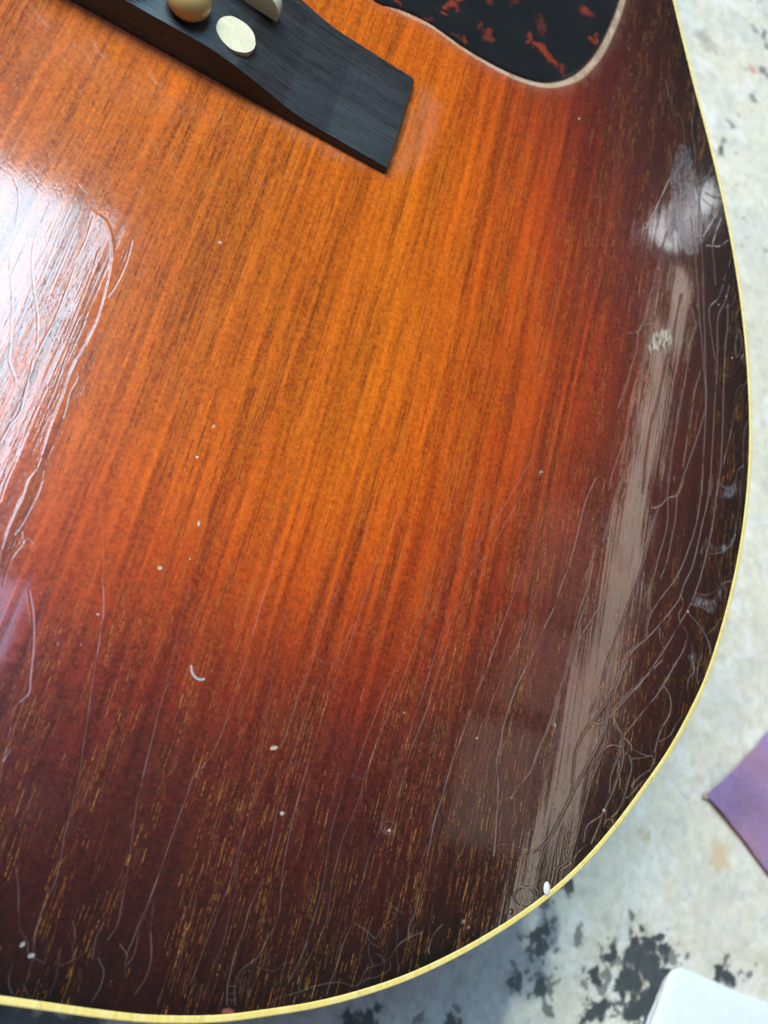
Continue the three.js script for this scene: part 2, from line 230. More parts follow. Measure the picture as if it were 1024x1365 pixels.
// lacquer checks traced from the photograph: [origin x, origin y, scale, [[weight, x, y, x, y ...], ...]]
const K = 1024 / 210;
const CHECKS = [
  [800, 100, K, [[.5, 405, 0, 440, 90, 395, 170, 430, 270], [.8, 430, 60, 460, 170, 480, 250, 520, 260, 545, 380, 555, 540, 560, 680], [.5, 490, 20, 470, 100, 465, 180], [.9, 610, 140, 612, 220, 598, 300, 600, 400, 612, 470, 618, 560, 625, 690, 640, 780, 655, 900, 650, 1000, 655, 1090, 665, 1200, 670, 1365], [1.2, 745, 560, 700, 660, 655, 760, 640, 900, 640, 1020], [.9, 455, 510, 470, 590, 460, 700, 480, 860, 500, 1040, 520, 1200], [.5, 455, 670, 415, 760, 365, 870, 300, 1000], [.8, 435, 1020, 400, 1140, 350, 1340], [.8, 590, 940, 605, 1080, 620, 1200, 635, 1365], [.7, 670, 810, 720, 850, 755, 880, 720, 960, 670, 1045], [.6, 690, 770, 740, 795, 800, 800], [.8, 785, 930, 745, 1040, 730, 1110, 740, 1220, 750, 1365], [.7, 690, 1105, 780, 1108, 830, 1070], [.7, 850, 1130, 840, 1230, 800, 1340], [.5, 620, 490, 660, 500, 690, 470]]],
  [800, 380, K, [[.9, 350, 0, 310, 120, 280, 240, 250, 300, 245, 400, 210, 520, 170, 650, 120, 800], [.8, 185, 310, 240, 305, 275, 265, 350, 245, 358, 200], [.9, 290, 400, 270, 540, 240, 720, 235, 880, 215, 1000, 205, 1120, 175, 1185, 110, 1340], [.6, 260, 560, 215, 700, 185, 860, 160, 1000, 90, 1200, 60, 1330], [1, 480, 420, 430, 470, 400, 620, 370, 760, 330, 920, 310, 1060, 290, 1200, 275, 1350], [.8, 530, 60, 490, 250, 475, 400], [1, 625, 250, 590, 400, 560, 560, 535, 700, 500, 900, 475, 1030, 455, 1200, 435, 1365], [.6, 650, 560, 610, 700, 590, 860, 565, 1000, 540, 1180], [1.1, 635, 0, 645, 200, 665, 420, 675, 560, 690, 720, 685, 850, 680, 960, 670, 1130, 660, 1365], [1.1, 670, 0, 675, 200, 680, 330, 685, 560, 690, 740, 670, 860, 640, 960, 600, 1080, 560, 1190, 500, 1365], [.9, 800, 0, 770, 80, 710, 150, 720, 300, 745, 480, 745, 575], [1.2, 840, 0, 815, 100, 768, 200, 762, 400, 760, 560, 745, 760, 735, 960, 725, 1120, 715, 1365], [1, 830, 120, 828, 250, 815, 400, 805, 560, 800, 760, 795, 960, 785, 1150, 770, 1290, 760, 1365], [.8, 955, 620, 900, 740, 870, 860, 840, 1000, 810, 1120, 798, 1185], [.6, 850, 265, 820, 320, 810, 420], [.6, 900, 160, 880, 220, 890, 320, 875, 400, 890, 470, 920, 380, 915, 320, 895, 280], [.8, 930, 450, 890, 540, 850, 590, 800, 585], [.6, 810, 145, 850, 130, 880, 70], [.7, 960, 880, 935, 960, 930, 1100, 925, 1250, 910, 1365], [.5, 600, 150, 610, 220, 625, 250], [1, 780, 1290, 800, 1310, 830, 1320, 870, 1290, 900, 1200, 935, 1170]]],
  [800, 640, K, [[1, 545, 0, 500, 95, 440, 115, 390, 165, 345, 180], [.7, 500, 95, 490, 240, 460, 400, 430, 540, 390, 640], [1.1, 440, 115, 435, 280, 410, 400, 385, 480, 360, 580, 330, 700, 322, 820, 330, 870], [.9, 375, 180, 345, 300, 300, 460, 250, 630, 200, 760, 150, 900, 100, 1030, 50, 1170, 10, 1320], [1.3, 660, 0, 650, 130, 620, 300, 580, 430, 540, 540, 490, 640, 430, 720, 370, 800, 325, 880, 305, 980, 310, 1020], [1.4, 710, 0, 700, 130, 665, 280, 630, 440, 600, 560, 540, 690, 515, 770, 450, 860, 380, 945, 300, 1030, 220, 1100, 165, 1180, 135, 1280, 100, 1365], [1.3, 765, 0, 750, 150, 725, 320, 700, 440, 660, 600, 630, 700, 590, 800, 560, 860, 500, 960, 430, 1080, 350, 1200, 230, 1365], [.8, 520, 740, 540, 800, 510, 880, 520, 920], [1, 565, 855, 640, 940, 690, 1020, 715, 1090, 712, 1130], [.7, 690, 1010, 750, 950, 790, 890], [.8, 540, 950, 570, 1010, 550, 1080, 500, 1180, 430, 1290, 380, 1365], [.6, 385, 960, 390, 1040, 415, 1095], [1, 705, 480, 780, 470, 850, 420, 880, 350], [1, 620, 735, 700, 745, 760, 710, 800, 670, 850, 655], [.8, 585, 805, 650, 820, 715, 860], [.6, 910, 0, 900, 200, 870, 380, 860, 450], [.9, 600, 1180, 610, 1240, 575, 1290, 565, 1365], [.7, 665, 1120, 640, 1200, 630, 1260, 640, 1330], [.5, 135, 0, 95, 120, 60, 260, 20, 400]]],
  [700, 880, K, [[.9, 275, 0, 240, 160, 205, 270, 175, 380, 120, 510, 70, 630, 40, 720, 0, 775], [.6, 540, 0, 500, 140, 450, 280, 410, 400], [1.3, 670, 0, 630, 80, 590, 190, 555, 290, 540, 370, 520, 450, 470, 560, 400, 690, 340, 800, 300, 880, 270, 940, 220, 1040, 170, 1130, 110, 1210, 60, 1250], [1.2, 890, 0, 800, 90, 700, 200, 620, 290, 570, 345, 520, 390, 480, 410, 440, 405], [1.1, 570, 200, 510, 300, 440, 400, 390, 460, 350, 540, 325, 620, 318, 720, 300, 860], [1.2, 575, 345, 590, 410, 625, 480, 635, 570, 638, 640, 610, 740, 570, 850, 520, 960, 500, 1000, 490, 1040, 430, 1190], [.9, 985, 0, 940, 90, 860, 220, 760, 340, 640, 485], [1, 900, 165, 935, 220, 948, 280, 940, 350, 895, 430, 860, 520, 840, 600], [.9, 650, 610, 690, 580, 750, 605, 800, 625], [.8, 690, 640, 760, 635, 820, 620], [.8, 620, 590, 580, 690, 555, 760, 548, 860], [.8, 620, 565, 560, 550, 510, 580, 480, 660, 440, 750, 410, 850, 380, 960, 350, 1080, 310, 1220, 270, 1300, 210, 1355], [.8, 675, 620, 692, 680, 670, 790, 640, 890, 600, 980, 560, 1020], [.8, 840, 640, 820, 700, 760, 745, 710, 790, 690, 820], [.7, 790, 770, 730, 820, 690, 870, 650, 900], [.8, 1024, 360, 980, 420, 940, 490, 870, 530], [.7, 490, 1010, 400, 1080, 380, 1180], [.9, 405, 1195, 340, 1250, 300, 1310, 230, 1365], [.7, 240, 1080, 215, 1200, 205, 1330], [.7, 130, 1215, 110, 1290, 80, 1365], [.6, 640, 500, 690, 560, 692, 580]]],
  [590, 600, K, [[.55, 110, 60, 80, 200, 50, 350, 45, 470, 50, 530, 25, 610, 35, 700, 0, 860], [.45, 190, 60, 140, 200, 70, 350], [.5, 220, 200, 190, 320, 130, 420, 60, 530], [.55, 195, 380, 140, 540, 90, 680, 45, 850, 25, 950, 20, 1100], [.7, 290, 270, 245, 370, 215, 430, 235, 490, 215, 620, 215, 720, 180, 820, 130, 950, 90, 1050, 40, 1160, 40, 1240, 0, 1350], [.7, 600, 20, 530, 150, 440, 300, 380, 400, 300, 510, 220, 630], [.7, 540, 240, 480, 360, 400, 490, 340, 600, 260, 710, 190, 810], [.6, 75, 1050, 40, 1090, 30, 1190, 0, 1230], [.4, 840, 150, 810, 300, 770, 430], [.8, 1000, 180, 930, 340, 890, 500, 850, 660, 810, 790, 770, 890, 720, 1040, 650, 1180, 580, 1340], [.7, 520, 770, 450, 980, 390, 1140, 310, 1365], [.6, 620, 880, 560, 1080, 500, 1240, 440, 1365], [.7, 1000, 620, 960, 760, 935, 920, 890, 1050, 850, 1200, 815, 1365], [.5, 935, 930, 945, 960, 900, 1100, 860, 1240], [.5, 1024, 1020, 960, 1120, 900, 1220, 850, 1340]]],
  [560, 860, K, [[.7, 120, 0, 70, 160, 30, 290, 0, 360], [.9, 185, 0, 130, 150, 80, 300, 40, 430, 0, 530], [1, 490, 0, 430, 170, 370, 310, 320, 460, 270, 600, 220, 730, 180, 860, 150, 970, 100, 1120, 75, 1230, 50, 1365], [.7, 640, 0, 570, 130, 500, 290, 450, 410, 400, 530, 370, 610], [.9, 770, 0, 700, 130, 630, 270, 580, 410, 545, 530, 530, 640, 495, 790, 508, 850, 508, 1020, 500, 1130, 490, 1280, 480, 1365], [.6, 495, 650, 430, 810, 380, 960, 340, 1130, 270, 1365], [.9, 985, 0, 940, 180, 900, 320, 850, 480, 790, 640, 740, 780, 690, 860, 640, 920, 590, 1000], [.9, 510, 1020, 550, 1000, 620, 995], [.4, 500, 1295, 560, 1290, 640, 1310, 720, 1340]]],
  [380, 780, K, [[.8, 350, 0, 300, 130, 250, 250, 220, 370, 200, 440, 205, 470, 240, 490, 270, 515, 310, 500, 350, 440, 390, 350, 450, 250], [.9, 555, 0, 510, 120, 470, 230, 430, 350, 400, 450, 350, 560, 310, 670, 250, 820, 220, 930, 180, 1060, 140, 1190, 90, 1365], [.7, 190, 480, 140, 590, 90, 700, 50, 830, 0, 990], [.7, 255, 520, 210, 640, 150, 800, 90, 980, 40, 1130, 0, 1240], [.9, 960, 0, 920, 100, 850, 220, 780, 380, 720, 540, 650, 690, 580, 870, 520, 1020, 460, 1190, 440, 1240], [.9, 1010, 30, 950, 180, 890, 300, 820, 460, 760, 620, 690, 800, 620, 970, 560, 1130, 515, 1260, 495, 1365], [.8, 1024, 290, 980, 440, 930, 600, 890, 730, 830, 880, 815, 960, 760, 1070, 720, 1210, 685, 1365], [.9, 1024, 470, 960, 660, 920, 820, 860, 970, 810, 1100, 780, 1220, 740, 1365], [.8, 515, 1265, 460, 1245, 410, 1245, 385, 1290, 365, 1365]]],
  [380, 1060, K, [[.7, 90, 0, 50, 150, 20, 300, 0, 390], [.8, 370, 0, 320, 160, 290, 290, 270, 420, 250, 570, 220, 690, 180, 830, 130, 980, 80, 1110, 20, 1220], [.8, 490, 0, 430, 160, 380, 270, 340, 420, 310, 550, 290, 680, 270, 820, 240, 900, 170, 1030, 110, 1170, 90, 1270], [.9, 685, 0, 640, 140, 625, 200, 580, 310, 540, 420, 510, 540, 475, 640, 465, 750, 430, 850, 380, 960, 340, 1100, 300, 1200, 270, 1300], [.8, 740, 0, 700, 160], [.9, 1024, 10, 975, 170, 940, 330, 910, 480, 870, 660, 840, 780, 810, 840, 800, 920], [.8, 890, 890, 820, 920, 740, 970, 690, 1050, 640, 1090, 580, 1110, 530, 1130, 490, 1210, 460, 1240, 350, 1215, 220, 1235, 130, 1265, 50, 1340], [.8, 570, 790, 540, 880, 520, 970], [.8, 460, 835, 530, 880, 590, 930, 630, 860, 720, 790, 700, 760, 640, 760], [.7, 530, 900, 560, 960, 620, 990], [.7, 545, 970, 545, 1030, 570, 1100], [.6, 590, 1030, 630, 1050, 640, 1080], [.8, 1024, 840, 970, 900, 935, 1000, 940, 1030], [.6, 660, 680, 720, 740, 770, 770, 770, 800, 730, 810], [.6, 470, 1240, 520, 1200, 600, 1180, 680, 1130, 685, 1080], [.5, 900, 620, 960, 610, 1024, 575]]],
  [200, 1060, K, [[1, 240, 0, 160, 220, 100, 390, 50, 540, 0, 660], [.8, 680, 0, 640, 160, 590, 310, 550, 470, 500, 620, 430, 790, 380, 920, 320, 1080, 260, 1230], [.5, 570, 450, 560, 600, 520, 770, 480, 940, 430, 1070, 380, 1200], [1, 845, 0, 810, 190, 770, 370, 720, 570, 650, 730, 610, 870, 550, 1030, 520, 1170, 505, 1230, 500, 1365], [.9, 970, 0, 920, 200, 880, 390, 855, 580, 845, 720, 825, 820, 760, 940, 700, 1050, 600, 1130, 565, 1180, 550, 1260, 555, 1365], [.6, 220, 700, 232, 880, 200, 1060, 160, 1200, 130, 1300], [.7, 1024, 940, 980, 1060, 900, 1200], [.6, 690, 1115, 820, 1140, 860, 1100, 930, 1080], [.7, 510, 1240, 560, 1240], [.7, 510, 1290, 560, 1285], [.7, 505, 1330, 560, 1330], [.7, 1024, 1260, 930, 1290, 830, 1320, 790, 1350], [.6, 25, 690, 5, 900, 10, 1060], [.7, 560, 1180, 590, 1230, 580, 1290], [.5, 110, 1180, 80, 1270, 50, 1340], [.5, 300, 1220, 250, 1320], [.5, 330, 1230, 290, 1340], [.5, 380, 1225, 340, 1310], [.6, 240, 1150, 210, 1290]]],
  [0, 1060, K, [[1, 485, 0, 450, 140, 415, 290, 390, 440, 360, 560, 310, 670, 260, 790, 230, 900, 215, 1020], [.9, 895, 0, 870, 200, 845, 380, 820, 560, 790, 720, 760, 850, 700, 940], [1, 1024, 540, 970, 690, 900, 850, 860, 950, 825, 1030], [.9, 780, 970, 825, 1040, 810, 1110, 820, 1180], [.7, 900, 900, 870, 1040, 820, 1110], [.8, 105, 460, 120, 620, 130, 860, 180, 960, 185, 1030, 215, 1050, 280, 1090], [.7, 215, 1050, 190, 1140, 170, 1220], [1, 675, 830, 630, 910, 600, 1060], [.7, 475, 820, 490, 930, 470, 1000, 490, 1040], [.8, 640, 1060, 675, 1150, 650, 1250, 600, 1340], [.8, 980, 900, 985, 1050, 950, 1180, 880, 1290], [.7, 390, 1010, 365, 1180, 320, 1310], [.6, 80, 1100, 60, 1180, 60, 1240, 80, 1290], [.6, 150, 1220, 170, 1280, 210, 1325], [.6, 390, 1110, 500, 1060, 560, 1020]]],
  [0, 780, K, [[1.1, 190, 40, 215, 200, 215, 400, 195, 600, 185, 700, 130, 755, 85, 800, 60, 960, 20, 1140, 0, 1290], [.9, 668, 0, 670, 180, 640, 380, 605, 600, 570, 860, 540, 1060, 520, 1220, 490, 1350], [.8, 1024, 860, 980, 1040, 930, 1240, 905, 1365], [.7, 20, 1140, 70, 1060]]],
  [190, 780, K, [[.8, 310, 0, 245, 260, 205, 430, 165, 600, 140, 700, 90, 880, 40, 1080, 0, 1250], [.6, 330, 220, 260, 400, 210, 560, 150, 690], [1, 805, 0, 750, 200, 690, 420, 630, 600, 570, 780, 520, 950, 450, 1100, 390, 1180, 330, 1250, 290, 1365], [.5, 930, 170, 880, 350, 845, 560, 820, 760, 790, 950, 760, 1170, 730, 1365], [.7, 1024, 690, 960, 900, 900, 1050]]],
  [0, 480, 956 / 210, [[1.3, 460, 60, 465, 110, 420, 200, 400, 290, 380, 350], [1.6, 265, 670, 240, 780, 190, 890, 130, 1000, 90, 1055], [1, 130, 1040, 140, 1110], [1.6, 135, 1120, 80, 1190, 50, 1270, 20, 1365], [1.5, 200, 0, 170, 120, 140, 250, 120, 320, 60, 400, 0, 500], [1.2, 60, 20, 110, 160], [.8, 290, 160, 210, 330, 150, 480, 100, 600, 40, 740, 0, 860], [.7, 605, 800, 610, 950, 625, 1100, 628, 1280, 620, 1365]]],
  [0, 220, 975 / 200, [[1.5, 90, 90, 120, 170, 110, 350, 80, 500, 65, 640, 80, 850, 75, 1000, 65, 1200, 60, 1290, 85, 1365], [1.6, 860, 490, 820, 640, 760, 770, 700, 860], [1.6, 610, 330, 560, 480, 500, 620, 460, 740, 400, 900, 350, 1020, 290, 1130, 245, 1220], [1, 250, 170, 245, 280, 260, 360], [1.3, 330, 240, 260, 400, 220, 500, 210, 640, 215, 760, 235, 900, 245, 1000, 240, 1160, 200, 1340], [.8, 460, 260, 400, 400, 340, 560, 280, 720], [1, 170, 510, 110, 640, 70, 730], [.7, 490, 430, 430, 580, 370, 720, 300, 880], [.8, 640, 560, 590, 720, 520, 900, 420, 1150]]],
  [200, 250, 2.048, [[.4, 180, 340, 130, 430, 80, 600], [.4, 660, 800, 600, 920, 520, 1050, 470, 1200], [.6, 680, 890, 620, 1020, 560, 1190], [.7, 415, 740, 360, 900, 330, 1050, 280, 1220]]],
];
const smooth = (pts) => { const c = new THREE.CatmullRomCurve3(pts.map(([a, b]) => new THREE.Vector3(a, b, 0)), false, 'centripetal'); return c.getPoints(Math.max(2, pts.length * 5)).map((p) => [p.x, p.y]); };
function check(pts, w) {                   // a split in the lacquer: a groove with raised, broken, pale lips, their glint painted into the colour
  const wid = 0.00014, dep = 0.000013 * Math.min(w, 1.2) * (pts[0][0] > .14 ? 1.5 : pts[0][0] < .05 && pts[0][1] > .02 ? .55 : 1), ph = rnd() * 50;
  along(pts, 0.0011, (k, e, run, x) => {
    const a = e / wid, wob = clamp(0.75 + 0.6 * noise(run * 400 + ph, ph));
    const hgr = -dep * Math.exp(-a * a) + 0.22 * dep * Math.exp(-(a - 1.9) * (a - 1.9) * 0.8);
    hgt[k] += hgr * wob;
    const line = Math.exp(-Math.pow(e / 0.000085, 2)) * clamp((x > .14 ? .66 : x > .115 ? .5 : .3) * w) * wob; mixTo(k, [0.27, 0.22, 0.20], clamp(line));
  });
}
for (const [ox, oy, sc, list] of CHECKS) for (const [w, ...c] of list) {
  const pts = []; for (let i = 0; i < c.length; i += 2) pts.push(onTop(ox + c[i] / sc, oy + c[i + 1] / sc));
  check(pts.length > 2 ? smooth(pts) : pts, w);
}
const circleAt = (px, py, r, w) => { const p = []; for (let a = 0; a <= 16; a++) p.push(onTop(px + r * Math.cos(a * Math.PI / 8), py + r * Math.sin(a * Math.PI / 8))); check(p, w); };
circleAt(700 + 545 / K, 880 + 1060 / K, 5.5, .8); circleAt(380 + 675 / K, 1060 + 210 / K, 9, .9); circleAt(165 / 4.552, 480 + 1115 / 4.552, 6, 1.1); circleAt(700, 1196, 14, .8); circleAt(707, 1192, 10, .7);
// the thick lifted edge of the lacquer by the bright pane's reflection
for (const [ox, oy, sc, w, c] of [[0, 220, 4.875, 1, [610, 310, 680, 360, 720, 450, 735, 600, 715, 750, 690, 850, 640, 1020, 560, 1180, 500, 1290, 460, 1365]], [0, 480, 4.552, 1, [470, 0, 420, 130, 370, 270, 310, 430, 270, 560, 230, 670, 190, 720, 150, 830, 100, 940, 60, 1030, 20, 1170, 0, 1250]]]) {
  const pts = []; for (let i = 0; i < c.length; i += 2) pts.push(onTop(ox + c[i] / sc, oy + c[i + 1] / sc));
  along(smooth(pts), 0.003, (k, e) => { hgt[k] += 0.000010 * Math.exp(-Math.pow(e / 0.00030, 2)); });
}
// dings and chips: dents in the relief, pale where the lacquer broke away; some pale spots are painted glints
function ding(px, py, r, depth, pale, ang = 0, asp = 1) {
  const c = onTop(px, py), R = r * 0.000085, ca = Math.cos(ang), sa = Math.sin(ang);
  along([c, [c[0] + 1e-6, c[1]]], R * 3 * Math.max(1, asp), (k, e, run, x, v) => {
    const a = ((x - c[0]) * ca + (v - c[1]) * sa) / (R * asp), b = (-(x - c[0]) * sa + (v - c[1]) * ca) / R, q = a * a + b * b;
    hgt[k] -= depth * Math.exp(-q); if (pale && q < 2.5) mixTo(k, pale, 0.9 * sstep(1.1, 0.5, q + 0.3 * noise(x * 9000, v * 9000)));
  });
}
const chip = [0.46, 0.38, 0.27], white = [0.6, 0.58, 0.56];
ding(365, 997, 4, 0.00010, chip, 0.42, 2.2); ding(376, 1084, 4, 0.00008, chip, 0, 1.2); ding(519, 1105, 8, 0.00014, null); ding(519, 1107, 3, 0.0, chip, .3, 1.4); ding(213, 757, 4, 0.00006, chip, 0.2, 1.3); ding(262, 609, 3, 0.00006, chip); ding(265, 698, 3, 0.00003, [.45, .4, .42], 1.7, 2); ding(293, 323, 4, 0.00006, [.35, .3, .3]); ding(722, 632, 7, 0.00007, null); ding(722, 629, 3, 0, [.36, .25, .2], 0.5, 2);
ding(772, 158, 3.5, 0.00004, [.4, .33, .26], 1.2, 1.5); ding(976, 477, 3, 0.00005, chip); ding(917, 815, 3.5, 0.00006, chip); ding(805, 1080, 4, 0.00008, chip); ding(958, 406, 3, .00003, [.3, .27, .25]); ding(30, 1259, 4, .00004, [.3, .28, .28], 1, 1.3); ding(42, 1274, 4, .00004, [.3, .28, .28], .5, 1.5); ding(680, 1215, 4, .00005, [.22, .17, .14]); ding(618, 1228, 4, .00006, [.2, .16, .14]); ding(625, 1236, 3, .00006, [.2, .16, .14]); ding(636, 984, 3, .00003, [.3, .26, .24]); ding(740, 966, 3, .00003, [.3, .24, .2], -.8, 2); ding(304, 1350, 8, .00010, [.22, .07, .05], 0, 1.6); ding(75, 858, 3, .00003, [.03, .01, .01]); ding(106, 859, 2.5, .00003, [.03, .01, .01]); ding(130, 819, 2.5, .00002, [.4, .35, .4]); ding(253, 745, 2, .00003, chip); ding(539, 950, 2, .00003, chip); ding(880, 1070, 3, .00003, [.2, .15, .12]); ding(285, 568, 2.5, .00003, chip, 1, 2); ding(968, 395, 3, .00005, chip);
{ const p = [[255, 888], [256, 896], [261, 903], [267, 906], [272, 905]].map(([a, b]) => onTop(a, b)); along(smooth(p), .0008, (k, e) => { const m = Math.exp(-Math.pow(e / .00017, 2)); mixTo(k, [.52, .46, .5], .85 * m); hgt[k] -= .00003 * m; }); }
// pale fibrous patches: rubbed dull finish, and reflections painted into the colour
function scuffOrGlare(poly, col, amt, rough, fibre = 1, soft = .0012) {
  const P = poly.map(([a, b]) => onTop(a, b)), xs = P.map((p) => p[0]), vs = P.map((p) => p[1]);
  const i0 = Math.max(0, toI(Math.min(...xs) - .003) | 0), i1 = Math.min(TW - 1, toI(Math.max(...xs) + .003) | 0), j0 = Math.max(0, toJ(Math.min(...vs) - .003) | 0), j1 = Math.min(TH - 1, toJ(Math.max(...vs) + .003) | 0);
  for (let j = j0; j <= j1; j++) for (let i = i0; i <= i1; i++) {
    const x = TX0 + (i + .5) * MX, v = TV0 + (j + .5) * MV; let ins = false, best = 1e9;
    for (let a = 0, b = P.length - 1; a < P.length; b = a++) {
      const [ax, av] = P[a], [bx, bv] = P[b]; if ((av > v) !== (bv > v) && x < (bx - ax) * (v - av) / (bv - av) + ax) ins = !ins;
      const t = clamp(((x - ax) * (bx - ax) + (v - av) * (bv - av)) / ((bx - ax) ** 2 + (bv - av) ** 2)); best = Math.min(best, Math.hypot(x - ax - t * (bx - ax), v - av - t * (bv - av)));
    }
    const sd = (ins ? best : -best) + .0009 * noise(x * 900, v * 500), m = sstep(-.25 * soft, soft, sd); if (m <= 0) continue;
    const fb = clamp(.45 + .5 * noise(x * 2600 + v * 500, v * 350) + .45 * noise(x * 5200 - v * 900, v * 800) + .3 * noise(x * 1200, v * 1200)), k = j * TW + i;
    mixTo(k, col, m * amt * lerp(1, fb, fibre)); rgh[k] = lerp(rgh[k], rough, m * .8 * lerp(1, fb, .5)); hgt[k] += .000007 * m * fb * fibre;
  }
}
const frostGlare = [0.17, 0.165, 0.18];  // grey of rubbed lacquer with window reflection painted in
scuffOrGlare([[900, 190], [922, 195], [930, 260], [936, 320], [925, 345], [908, 335], [895, 300], [893, 240]], frostGlare, .34, .22);
scuffOrGlare([[884, 300], [897, 260], [903, 320], [898, 330], [890, 320]], frostGlare, .3, .22);
scuffOrGlare([[866, 450], [875, 440], [896, 434], [895, 462], [885, 472], [868, 470], [862, 460]], [.5, .43, .32], .8, .4);
scuffOrGlare([[960, 655], [972, 645], [984, 640], [982, 662], [968, 668], [958, 662]], frostGlare, .55, .4); scuffOrGlare([[946, 724], [960, 724], [977, 721], [970, 735], [948, 738]], frostGlare, .7, .4); scuffOrGlare([[935, 715], [943, 716], [941, 737], [932, 738]], frostGlare, .5, .4); scuffOrGlare([[924, 797], [945, 797], [962, 782], [965, 790], [950, 815], [938, 812], [921, 804]], frostGlare, .65, .4); scuffOrGlare([[917, 872], [930, 872], [928, 888], [922, 886]], frostGlare, .5, .4);
scuffOrGlare([[570, 990], [582, 975], [590, 985], [578, 1003]], [.13, .08, .075], .25, .22);
scuffOrGlare([[0, 1050], [40, 1030], [140, 1060], [150, 1072], [100, 1070], [60, 1110], [0, 1120]], [.11, .065, .06], .16, .2, .8, .006);  // a milky reflection painted in as a soft pale patch
// wax and dust left around the bridge and the pickguard
const waxC = [0.42, 0.17, 0.095];
scuffOrGlare([[558, 108], [572, 112], [592, 134], [588, 175], [575, 210], [545, 240], [515, 240], [516, 226], [540, 150]], waxC, .36, .24, .6, .003);
scuffOrGlare([[512, 226], [515, 240], [440, 215], [330, 150], [250, 110], [150, 55], [90, 10], [60, -20], [110, -5], [200, 48], [300, 105], [420, 172]], waxC, .45, .26, .6, .004);
scuffOrGlare([[0, 0], [60, -30], [160, 70], [290, 140], [330, 180], [250, 170], [150, 150], [90, 110], [0, 130]], waxC, .22, .16, .8, .008);
{ const pg = [[470, -30], [500, -4], [535, 14], [575, 33], [622, 66], [680, 99], [725, 113], [764, 106], [794, 80], [815, 42], [830, 0], [835, -30]].map(([a, b]) => onTop(a, b));
  along(smooth(pg), .006, (k, e, run, x, v) => { const n = noise(run * 500, 3) * .25 + noise(x * 4000, v * 4000) * .35; mixTo(k, [.26, .115, .075], clamp(Math.exp(-Math.pow(e / .0024, 2)) * (.26 + n * .8))); mixTo(k, [.50, .36, .24], clamp(sstep(.0011, .0006, e + .0006 * n) * (.72 + n))); rgh[k] = lerp(rgh[k], .4, Math.exp(-Math.pow(e / .003, 2))); }); }
// fine cleaning scratches
for (let n = 0; n < 900; n++) {
  const near = rnd() < 0.6, q = near ? onTop(rnd() * 420, rnd() * 260) : [TX0 + rnd() * TXW, TV0 + rnd() * TVW], a = near ? (rnd() < .5 ? 1.1 : 2.3) + .5 * rnd() : rnd() * 3.14, L = .0006 + .0026 * rnd() * rnd(), al = (.06 + .2 * rnd() * rnd()) * (near ? 1 : .3);
  const cu = .0006 * (rnd() - .5); along([[q[0] - L * Math.cos(a), q[1] - L * Math.sin(a)], [q[0] + cu, q[1] + cu], [q[0] + L * Math.cos(a), q[1] + L * Math.sin(a)]], .0002, (k, e) => { const m = Math.exp(-Math.pow(e / .00007, 2)); mixTo(k, [.55, .36, .22], clamp(m * al)); hgt[k] -= .0000025 * m; });
}
// crazing crowded along the rim
for (let n = 0; n < 110; n++) {
  const i = (rnd() * NO) | 0, p = OUT[i], o = NRM[i]; if (p.x < -.01 || p.y > .25) continue; let x = p.x - o.x * .001, v = p.y - o.y * .001; const pts = [[x, v]], L = 3 + rnd() * 5; let a = Math.atan2(-o.y, -o.x) + (rnd() - .5);
  const tgt = Math.PI / 2 * (Math.sin(a) > -0.2 ? 1 : -1); for (let s = 0; s < L; s++) { a = lerp(a, tgt, .25) + .5 * (rnd() - .5); x += .0011 * Math.cos(a); v += .0011 * Math.sin(a); pts.push([x, v]); } check(smooth(pts), .2 + .25 * rnd());
}
const colData = new Uint8Array(N * 4), rData = new Uint8Array(N * 4), hData = new Float32Array(N * 4);
for (let k = 0; k < N; k++) {
  colData[k * 4] = toS(cr[k]) * 255 + .5; colData[k * 4 + 1] = toS(cg[k]) * 255 + .5; colData[k * 4 + 2] = toS(cb[k]) * 255 + .5; colData[k * 4 + 3] = 255;
  const q = clamp(rgh[k]) * 255; rData[k * 4] = rData[k * 4 + 1] = rData[k * 4 + 2] = q; rData[k * 4 + 3] = 255;
  const h = hgt[k] * 1000 + .5; hData[k * 4] = hData[k * 4 + 1] = hData[k * 4 + 2] = h; hData[k * 4 + 3] = 1;
}
const topMat = new THREE.MeshPhysicalMaterial({ map: finish(new THREE.DataTexture(colData, TW, TH), true), roughnessMap: finish(new THREE.DataTexture(rData, TW, TH)), roughness: 1, ior: 1.52, clearcoat: 0.3, clearcoatRoughness: 0.3, bumpMap: finish(new THREE.DataTexture(hData, TW, TH, THREE.RGBAFormat, THREE.FloatType)), bumpScale: 0.001 });
